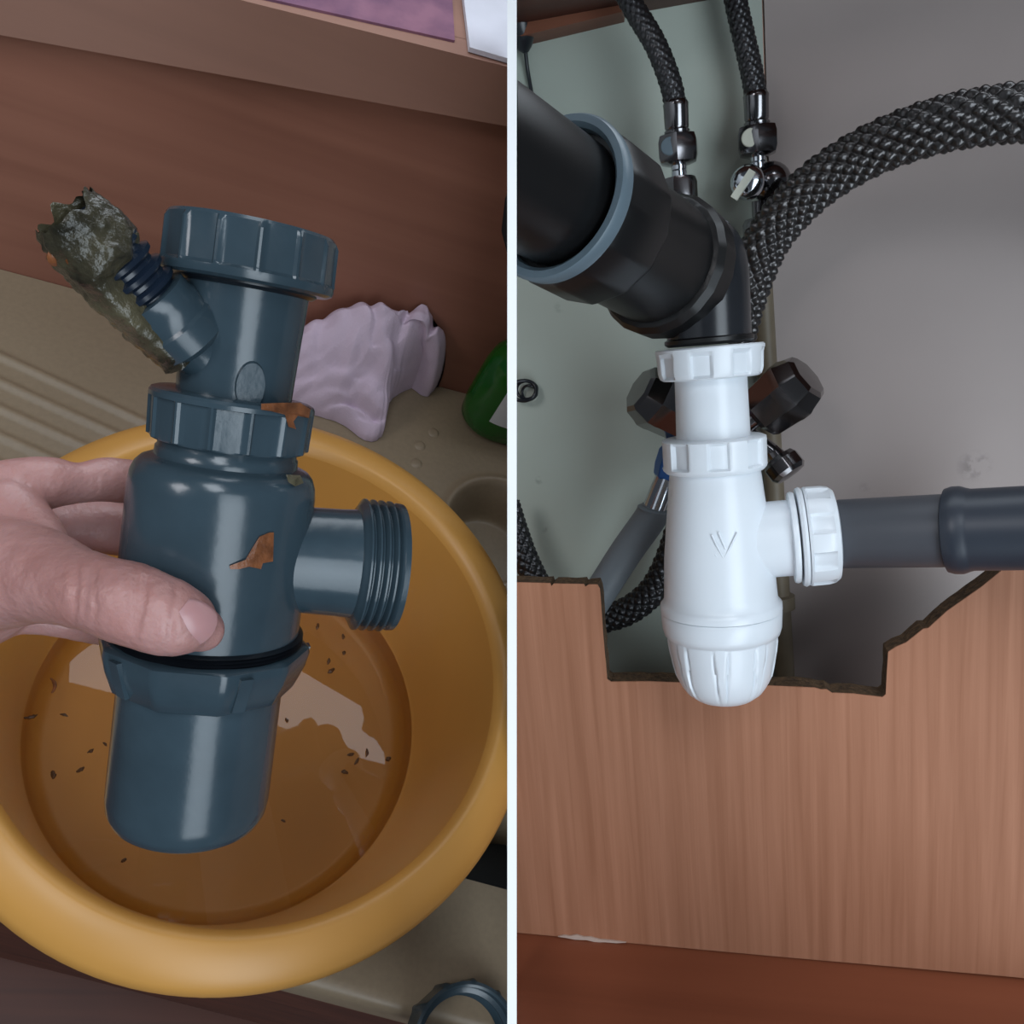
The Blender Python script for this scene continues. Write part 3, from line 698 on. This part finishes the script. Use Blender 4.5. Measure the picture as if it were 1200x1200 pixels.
def board():
    ol = [(570, 683), (606, 682.5), (645, 683.5), (646, 687), (649, 684), (684, 684.5), (686, 687.5), (690, 685), (700, 685), (703, 690), (707, 745), (711.5, 796), (716, 799), (760, 798.5), (800, 800), (850, 803), (900, 803.5), (955, 806), (962, 808), (969, 808), (975, 812), (1000, 813), (1034, 817), (1038, 814),
          (1039.5, 785), (1041, 764), (1050, 758), (1062, 753), (1082, 737), (1088, 736), (1110, 716), (1150, 688), (1188, 657), (1260, 603), (1260, 1153), (1188, 1145), (900, 1120), (606, 1093), (570, 1090)]
    pts = [rl(px, py, BY) for px, py in ol]
    o = thing('cabinet_board', 'brown wood-grain cabinet board with a cutout behind the white trap', 'board', MR, rl(880, 1110, BY + .008))
    n = len(pts); th = V((0, .016, 0))
    face = MB().add(pts + [p + V((0, .0009, 0)) for p in pts], [tuple(range(n)), tuple(range(n, 2 * n))[::-1]] + [(i, (i + 1) % n, n + (i + 1) % n, n + i) for i in range(n)])
    part('laminate_face', clip_left(face), M['wood_board'], o, flat=True)
    # raw chipboard core, slightly rough edge
    rnd = random.Random(3); core = []
    for i in range(n):
        a, b = pts[i], pts[(i + 1) % n]; k = max(1, int((b - a).length / .006)) if i < 33 else 1
        for j in range(k):
            p = a.lerp(b, j / k)
            if 0 < i < 33: p = p + V((rnd.uniform(-.0005, .0005), 0, rnd.uniform(-.0007, .0003)))
            core.append(p + V((0, .00095, 0)))
    part('chipboard_core', clip_left(MB().prism(core, V((0, .015, 0)))), M['chipboard'], o, 'raw chipboard cut edge', flat=True)
    g = [(654, 1096.5), (661, 1095), (668, 1096), (676, 1094.5), (684, 1097), (692, 1097), (703, 1100), (716, 1101), (734, 1103.5), (722, 1104), (710, 1103), (698, 1103), (688, 1100.5), (674, 1100), (664, 1098)]
    part('glue_smear', MB().prism([rl(px, py, BY - .0002) for px, py in g], V((0, -.0012, 0))), M['glue'], o, 'whitish glue smear along the bottom joint', flat=True)
board()
sa, sb_, = rl(560, 1089, BY), rl(1260, 1153, BY)
fw = V((0, -.30, -.012))
single('cabinet_shelf', clip_left(MB().prism([sa + V((0, .015, 0)), sb_ + V((0, .015, 0)), sb_ + fw, sa + fw], V((0, 0, -.018)))), M['wood_shelf'], MR, (sa + sb_) / 2, 'darker brown wooden shelf along the foot of the cut board', 'shelf', flat=True)
# =================================================================== RIGHT: the white bottle trap
RX = Axis(rl(849, 818, .492), rl(831, 404, .500), rproj)
def wz(py): return RX.z(py)
def wr_(py, r): return r * rdepth(RX.at(py)) / F
def wprof(l): return [(max(.0004, wr_(py, r)), wz(py)) for py, r in l]
XR = V((1, 0, 0))
def white_trap():
    o, d = RX.a, RX.d; P = M['white_plastic']
    t = thing('white_trap', 'white plastic bottle trap hanging in the board cutout', 'trap', MR, RX.a)
    fl = 8
    def cupf(a, r, z):
        u = (a / (2 * math.pi) * fl + .54) % 1.0; k = abs(u - .5) * 2
        zz = (z - wz(812)) / (wz(742) - wz(812))
        if not 0 < zz < 1: return r
        m = min(1, zz * 4) * min(1, (1 - zz) * 8); w = .30 * (.45 + .55 * zz)
        if k < w: return r + m * .0008
        if k < w + .12: return r - m * .0011 * math.sin(math.pi * (k - w) / .12)
        return r
    part('cup', MB().lathe(o, d, wprof([(821, .5), (820.5, 12), (818.5, 24), (814, 35), (807, 44), (800, 49), (790, 53.5), (780, 56), (770, 58), (760, 60), (750, 61.5), (743, 62.5), (741, 63), (739.5, 66), (733, 68), (716, 69.2), (714, 68)]), 192, x=XR, rf=cupf), P, t, ang=50)
    wbody = part('body', MB().lathe(o, d, wprof([(713.2, 66), (713, 69.5), (706, 69.5), (703, 67), (700, 65), (690, 64.3), (650, 62.5), (610, 58.5), (580, 55), (560, 53), (552, 52), (540, 50)]), 96, x=XR), P, t, ang=50)
    f1 = rib_fn(8, .0016, .2, .25, poly=False)
    def nf(z0, z1, ph):
        def rf(a, r, z):
            if not (z0 < z < z1): return r
            u = ((a + ph) / (2 * math.pi) * 8) % 1.0; k = abs(u - .5) * 2
            return r - (.0022 if k < .42 else .0022 * (1 - (k - .42) / .12) if k < .54 else 0)
        return rf
    part('middle_nut', MB().lathe(o, d, wprof([(551, 50), (551, 56), (548, 59), (545, 60), (543, 60), (519, 60.3), (517, 60.5), (513.5, 60), (512, 57), (511.5, 44)]), 192, x=XR, rf=nf(wz(544), wz(514.5), .3)), P, t, ang=30)
    part('neck', MB().lathe(o, d, wprof([(530, 43), (511, 42.5), (470, 41.8), (430, 41.5)]), 72, x=XR), P, t)
    part('top_nut', MB().lathe(o, d, wprof([(443, 43), (443, 55), (441, 58), (438, 59.5), (434, 60.5), (416, 61.5), (411, 62.8), (407.5, 62.8), (406, 61), (405.5, 48)]), 192, x=XR, rf=nf(wz(439), wz(411.5), .55)), P, t, ang=30)
    oc = RX.at(637); sc = rdepth(oc) / F * .995
    od = (V((1, 0, .05))).normalized()
    part('outlet', MB().lathe(oc, od, [(44 * sc, .01), (44 * sc, .040), (45 * sc, .044)], 64), P, t)
    part('outlet_flange', MB().lathe(oc, od, [(46 * sc, .0405), (52 * sc, .041), (53 * sc, .0425), (52 * sc, .044), (46 * sc, .0445)], 72), P, t)
    part('washer', MB().lathe(oc, od, [(46 * sc, .0450), (56 * sc, .0453), (57.5 * sc, .0468), (56 * sc, .0484), (46 * sc, .0486)], 72), P, t)
    fo = nf(.0, .060, .1)
    part('outlet_nut', MB().lathe(oc, od, [(46 * sc, .0488), (56 * sc, .0489), (57 * sc, .0500), (57 * sc, .0508), (56.5 * sc, .0590), (55 * sc, .0625), (51 * sc, .0650), (42 * sc, .0660)], 160, rf=lambda a, r, z: fo(a, r, z) if .0505 < z < .06 else r), P, t, ang=30)
    # raised emblem on the body: a double V over a short row of dots
    em = MB()
    def strokes(pts, w=.0011):
        P3 = []
        for px, py in pts:
            r = R3i @ ray(px, py); rr = wr_(py + 10, 60.5 - abs(640 - py) * .03) + .0002
            w0 = -o; rd = r - d * r.dot(d); w2 = w0 - d * w0.dot(d)
            A_, B2, C2 = rd.dot(rd), 2 * rd.dot(w2), w2.dot(w2) - rr * rr
            dd = B2 * B2 - 4 * A_ * C2; P3.append(r * ((-B2 - math.sqrt(max(0, dd))) / (2 * A_)))
        em.tube(P3, w * .5, 8)
    strokes([(834, 627), (840, 640), (848, 655), (856, 640), (864, 624)])
    strokes([(842, 624), (847, 636), (850, 643)]); strokes([(838, 650), (848, 664), (862, 652)], .0008)
    part('emblem', em, P, wbody, 'raised double V emblem')
    return oc, od, sc
oc, od, sc = white_trap()
def waste_pipe():
    a = oc + od * .0662; e = rl(1124, 625, .455)
    # straight run from the nut into the socket at the right
    ax = (rl(1130, 621, .472) - a); L = ax.length; ax.normalize()
    t = thing('waste_pipe', 'grey plastic waste pipe running right from the white trap', 'pipe', MR, a)
    r0 = 39 * sc
    part('pipe', MB().lathe(a, ax, [(r0 * .97, .0003), (r0, .0015), (r0, L)], 64), M['pipe_grey'], t)
    part('socket', MB().lathe(a, ax, [(r0 * 1.01, L - .009), (r0 * 1.14, L - .008), (r0 * 1.19, L - .005), (r0 * 1.19, L - .001), (r0 * 1.13, L + .002), (r0 * 1.10, L + .004), (r0 * 1.08, L + .16)], 64), M['pipe_dark'], t, 'darker socket with a rounded collar')
waste_pipe()
# =================================================================== RIGHT: black tee pipe above the trap
def black_pipe():
    t = thing('drain_elbow', 'black plastic drain elbow feeding down into the white trap', 'pipe', MR, RX.at(400))
    K = M['black_plastic']; d = RX.d; top = RX.at(404)
    rv = 48.5 * rdepth(top) / F
    hd = R3i @ V((-.643, .10, .766)); hd.normalize()               # horizontal arm, toward the room and left
    rc = R3i @ cp(650, 231, .392)                                  # centre of the socket mouth
    L = .150
    back = rc - hd * L
    # meet the vertical run: bend from arm to the down pipe
    ve = RX.at(352); vb = RX.at(398)
    path = spline([back + hd * .045, back + hd * .018, RX.at(300) - V((0, 0, 0)), ve, vb], 40)
    path = [back + hd * .06, back + hd * .045, back + hd * .03]
    c1 = path[-1]; c2 = RX.at(340)
    kink = RX.at(268)
    for i in range(1, 15):
        u = i / 15; path.append(c1 * (1 - u) ** 2 + kink * 2 * u * (1 - u) + c2 * u * u)
    path += [c2, RX.at(352), RX.at(375), RX.at(398)]
    part('elbow', MB().tube(path, rv, 56), M['black_gloss'], t, ang=60)
    part('lip', MB().lathe(RX.at(404), d, [(rv * .97, .0), (rv * 1.06, .0015), (rv * 1.06, .0035), (rv * .99, .0045)], 56), K, t)
    # ribbed collar, body and socket of the arm
    f12 = ngon_fn(20, .2, 1.0)
    b0 = back + hd * .050
    part('arm_collar', MB().lathe(b0, hd, [(rv, -.012), (.0345, -.011), (.0385, -.008), (.039, .004), (.0365, .008), (.034, .009)], 96, rf=lambda a, r, z: f12(a, r, z) if r > .036 else r), K, t, ang=25)
    part('arm_body', MB().lathe(b0, hd, [(.0335, .006), (.0335, .055), (.0345, .060)], 72), K, t)
    f8 = ngon_fn(14, .0, 1.0)
    Lb = (rc - b0).length
    part('socket_nut', MB().lathe(b0, hd, [(.0335, .056), (.0375, .058), (.0392, .062), (.0392, Lb - .010), (.0375, Lb - .006)], 120, rf=lambda a, r, z: f8(a, r, z) if r > .037 else r), K, t, ang=25)
    part('socket_rim', clip_left(MB().lathe(b0, hd, [(.036, Lb - .008), (.0385, Lb - .006), (.039, Lb - .001), (.0378, Lb + .0012), (.0345, Lb + .0012), (.0325, Lb - .001), (.032, Lb - .008)], 96)), M['seal_grey'], t, 'grey sealing rim')
    part('feed_pipe', clip_left(MB().lathe(b0, hd, [(.0300, Lb - .03), (.0300, Lb + .12)], 72)), K, t, 'black pipe pushed into the socket')
black_pipe()
# =================================================================== RIGHT: hoses, valves, taps
def braid_fn(n, pitch, amp):
    def rf(a, L, r):
        u = n * a / (2 * math.pi) + L / pitch; v = n * a / (2 * math.pi) - L / pitch
        return r * (1 - amp) + r * amp * 2 * (abs(math.sin(math.pi * u) * math.sin(math.pi * v)) ** .7)
    return rf
def hose(name, pts, r, mat, label, n=14, pitch=.007, steps=240, amp=.10, ends=None, seg=84):
    path = spline(pts, steps); t = thing(name, label, 'hose', MR, pts[0])
    part('braided_sleeve', clip_left(MB().tube(path, r, seg, rf=braid_fn(n, pitch, amp))), mat, t, ang=80)
    return t, path
hose('braided_hose', [rl(858, 400, .616), rl(873, 345, .612), rl(900, 280, .603), (rl(948, 224, .590)), rl(1010, 182, .575), rl(1080, 153, .555), rl(1150, 137, .540), rl(1230, 132, .53), rl(1330, 150, .535), rl(1430, 200, .56), rl(1500, 290, .60)], .0140, M['braid'],
     'thick grey braided hose curving up to the right edge', n=10, pitch=.0105, steps=640, amp=.13)
hose('braided_hose', [rl(800, 610, .628), rl(786, 652, .628), rl(768, 688, .628), rl(742, 712, .628), rl(712, 724, .628), rl(670, 730, .628)], .0105, M['braid_dark'], 'dark braided hose curling behind the board under the white trap', n=8, pitch=.008)
hose('braided_hose', [rl(594, 590, .625), rl(604, 622, .62), rl(616, 655, .615), rl(634, 692, .61), rl(660, 740, .605)], .0095, M['braid_dark'], 'short dark braided hose at the lower left beside the partition', n=8, pitch=.008)
def feed(px_pts, y, name, lab, disc, lever, lab_mat):
    t = thing(name, lab, 'hose', MR, rl(px_pts[-1][0], px_pts[-1][1] + 70, y))
    pts = [rl(a, b, y) for a, b in px_pts]; path = spline(pts, 160); S_ = rdepth(pts[-1]) / F
    part('braided_sleeve', MB().tube(path, 12.5 * S_, 48, rf=braid_fn(9, .006, .08)), M['braid_dark'], t, ang=80)
    d = V((0, 0, -1)); e = pts[-1]
    part('ferrule', MB().lathe(e, d, [(13 * S_, -.004), (15 * S_, -.002), (14.5 * S_, 0), (14 * S_, 22 * S_), (13 * S_, 24 * S_), (15 * S_, 26 * S_), (14 * S_, 31 * S_), (11 * S_, 33 * S_)], 40), M['chrome_dark'], t)
    c = e + d * 46 * S_
    nutp = part('nut', MB().lathe(c, d, [(15 * S_, -18 * S_), (23 * S_, -15 * S_), (25 * S_, -8 * S_), (25 * S_, 8 * S_), (23 * S_, 15 * S_), (14 * S_, 18 * S_)], 48, rf=ngon_fn(6, .5, .8)), M['chrome_dark'], t, ang=25)
    fdir = (V((-.18, -1, .06))).normalized()
    part('nut_disc', MB().lathe(c + V((-5 * S_, 0, 0)), fdir, [(10.5 * S_, .008), (10.5 * S_, 21 * S_), (9.5 * S_, 22 * S_)], 32), lab_mat, nutp, 'round flat disc on the nut')
    c2 = c + d * 20 * S_
    part('spindle', MB().lathe(c2, d, [(9 * S_, -6 * S_), (9 * S_, 3 * S_), (8 * S_, 4 * S_), (9 * S_, 5 * S_), (9 * S_, 40 * S_)], 32), M['chrome'], t)
    if lever:
        c3 = c + d * 48 * S_
        part('valve_body', MB().ball(c3 + V((14 * S_, .002, 0)), 24 * S_, 12), M['chrome_dark'], t)
        k = c3 + V((-13 * S_, -.010, 0)); kd = V((-.12, -1, .05)).normalized()
        vh = part('valve_head', MB().lathe(k, kd, [(17 * S_, -.004), (20 * S_, .0), (20 * S_, .004), (18 * S_, .007), (12 * S_, .0095), (1 * S_, .0105)], 40), M['chrome'], t, ang=70)
        lv = MB(); a, b = k + kd * .0098 + V((7 * S_, 0, 9 * S_)), k + kd * .0098 + V((-15 * S_, 0, -19 * S_)); w = V((3.4 * S_, 0, -2.6 * S_))
        lv.prism([a - w, a + w, b + w, b - w], kd * .003)
        part('lever', lv, M['disc'], vh, flat=True)
        part('lower_nut', MB().lathe(c3, d, [(9 * S_, 20 * S_), (9 * S_, 38 * S_), (18 * S_, 40 * S_), (21 * S_, 46 * S_), (21 * S_, 66 * S_), (14 * S_, 72 * S_)], 40, rf=lambda a_, r, z: ngon_fn(6, .2, .8)(a_, r, z) if r > 17.5 * S_ else r), M['chrome_dark'], t, ang=25)
    else:
        part('lower_nut', MB().lathe(c2, d, [(9 * S_, 10 * S_), (19 * S_, 12 * S_), (21 * S_, 18 * S_), (21 * S_, 40 * S_), (12 * S_, 42 * S_)], 40, rf=ngon_fn(6, .2, .7)), M['chrome_dark'], t, ang=25)
feed([(705, -60), (742, 8), (768, 52), (785, 95), (792, 126)], .605, 'supply_hose', 'left dark supply hose with a grey-disc nut, behind the black elbow', False, False, M['seal_grey'])
feed([(852, -60), (862, 0), (872, 45), (881, 85), (886, 116)], .634, 'supply_hose', 'right dark supply hose with a pale-disc nut and a chrome screw valve', True, True, M['disc'])
def tap_block():
    t = thing('angle_valve', 'chrome double angle valve with two faceted knobs behind the white trap', 'valve', MR, rl(842, 505, WY))
    ch, cd = M['chrome'], M['chrome_dark']
    c = rl(838, 520, .605); S_ = rdepth(c) / F
    part('valve_body', MB().lathe(V((c.x, WY + .001, c.z)), V((0, -1, 0)), [(.026, 0), (.026, .004), (.013, .010), (.013, .050), (.017, .052), (.017, .068), (.010, .072)], 40), cd, t)
    def knob(a, b, r, mat, name='knob', lab=None):
        ax = b - a; L = ax.length; f8 = ngon_fn(8, .2, 1)
        return part(name, MB().lathe(a, ax, [(r * .5, 0), (r * .8, L * .04), (r * .9, L * .12), (r * .97, L * .50), (r * 1.0, L * .56), (r * 1.0, L * .70), (r * .92, L * .78), (r * .80, L * .95), (r * .66, L), (r * .2, L * 1.01)], 96,
                    rf=lambda a_, q, z: f8(a_, q, z) if q > r * .6 else q), mat, t, lab, ang=22)
    def stem(a, b, r): part('stem', MB().tube([a, a.lerp(b, .5), b], r, 24), cd, t)
    kr = knob(rl(888, 487, .598), rl(948, 440, .585), 36 * S_, M['chrome_knob']); stem(c, rl(895, 482, .598), .007)
    knob(rl(808, 490, .598), rl(748, 455, .583), 37 * S_, M['chrome_knob']); stem(c, rl(800, 485, .598), .007)
    stem(rl(868, 500, .607), rl(915, 537, .600), 9 * S_)
    a, b = rl(904, 527, .602), rl(923, 551, .596); ax = b - a; L = ax.length
    part('drain_knob', MB().lathe(a, ax, [(9 * S_, 0), (10 * S_, L * .35), (19 * S_, L * .42), (22 * S_, L * .6), (22 * S_, L * 1.05), (18 * S_, L * 1.2), (2 * S_, L * 1.24)], 60, rf=ngon_fn(8, 0, .8)), cd, t, 'small dark knurled knob', ang=22)
    stem(c, rl(783, 538, .600), .006)
tap_block()
def grey_hose():
    t = thing('drain_hose', 'grey rubber hose with a silver ferrule and blue cap, left of the white trap', 'hose', MR, rl(770, 580, .595))
    a, b = rl(781, 560, .596), rl(764, 604, .594); S_ = rdepth(a) / F
    part('ferrule', MB().tube([a, a.lerp(b, .5), b.lerp(a, -.06)], [13 * S_, 14.2 * S_, 14.5 * S_], 32), M['chrome'], t, 'silver crimped ferrule')
    e = [rl(767, 594, .594), rl(762, 607, .594), rl(735, 645, .592), rl(706, 690, .59), rl(680, 730, .59)]
    p = spline(e, 40)
    part('rubber_hose', MB().tube(p, [15 * S_] * 2 + [19.5 * S_] * 39, 36), M['grey_hose'], t)
    ax = a - b
    mb = MB().lathe(a - ax * .10, ax, [(11 * S_, 0), (17 * S_, .003), (20 * S_, .010), (21 * S_, .020), (17 * S_, .026), (8 * S_, .029)], 48, rf=ngon_fn(5, .9, 1.0))
    part('blue_cap', mb, M['blue_plastic'], t, 'bright blue plastic cap', ang=25)
grey_hose()
pa, pb = rl(893, 330, WY - .0075), rl(924, 860, WY - .0075)
t = thing('conduit_pipe', 'thin beige vertical pipe along the wall joint behind the white trap', 'pipe', MR, pa)
part('tube', MB().tube([pa.lerp(pb, i / 8) for i in range(9)], .0072, 24), M['beige_pipe'], t)
cq = pa.lerp(pb, .685)
part('clip', MB().lathe(cq, (pb - pa).normalized(), [(.0073, -.006), (.0105, -.005), (.0105, .005), (.0073, .006)], 28), M['beige_pipe'], t)
def coil():
    t = thing('wire_coil', 'small loop of black wire on the wall beside the partition', 'wire', MR, rl(620, 458, WY - .008))
    for k, (cx, cy, r, w) in enumerate([(613, 458, 14, .0014), (617, 457, 11, .0012), (620, 460, 8, .0011)]):
        c = rl(cx, cy, WY - .010 + k * .0024); s = rdepth(c) / F; pts = []
        for i in range(41):
            a = 2 * math.pi * i / 40; pts.append(c + V((math.cos(a) * r * s * 1.1, .0016 * math.sin(2 * a + k), math.sin(a) * r * s * (.85 + .1 * k))))
        part('loop', clip_left(MB().tube(pts, w, 10, cap=False)), M['dark_rubber'], t)
coil()
def cable():
    t = thing('cable', 'thin black cable with a plug at the top left of the cabinet', 'cable', MR, rl(618, 40, WY - .014))
    a, b = rl(606, 10, WY - .017), rl(616, 62, WY - .010)
    part('plug', clip_left(MB().tube([a, a.lerp(b, .2), a.lerp(b, .6), a.lerp(b, .9), b], [.009, .0105, .0098, .005, .002], 20)), M['dark_rubber'], t)
    part('lead', MB().tube(spline([rl(615, 50, WY - .010), rl(618, 80, WY - .004), rl(623, 110, WY - .003), rl(626, 140, WY - .003), rl(629, 200, WY - .003)], 40), .0014, 10), M['dark_rubber'], t)
cable()
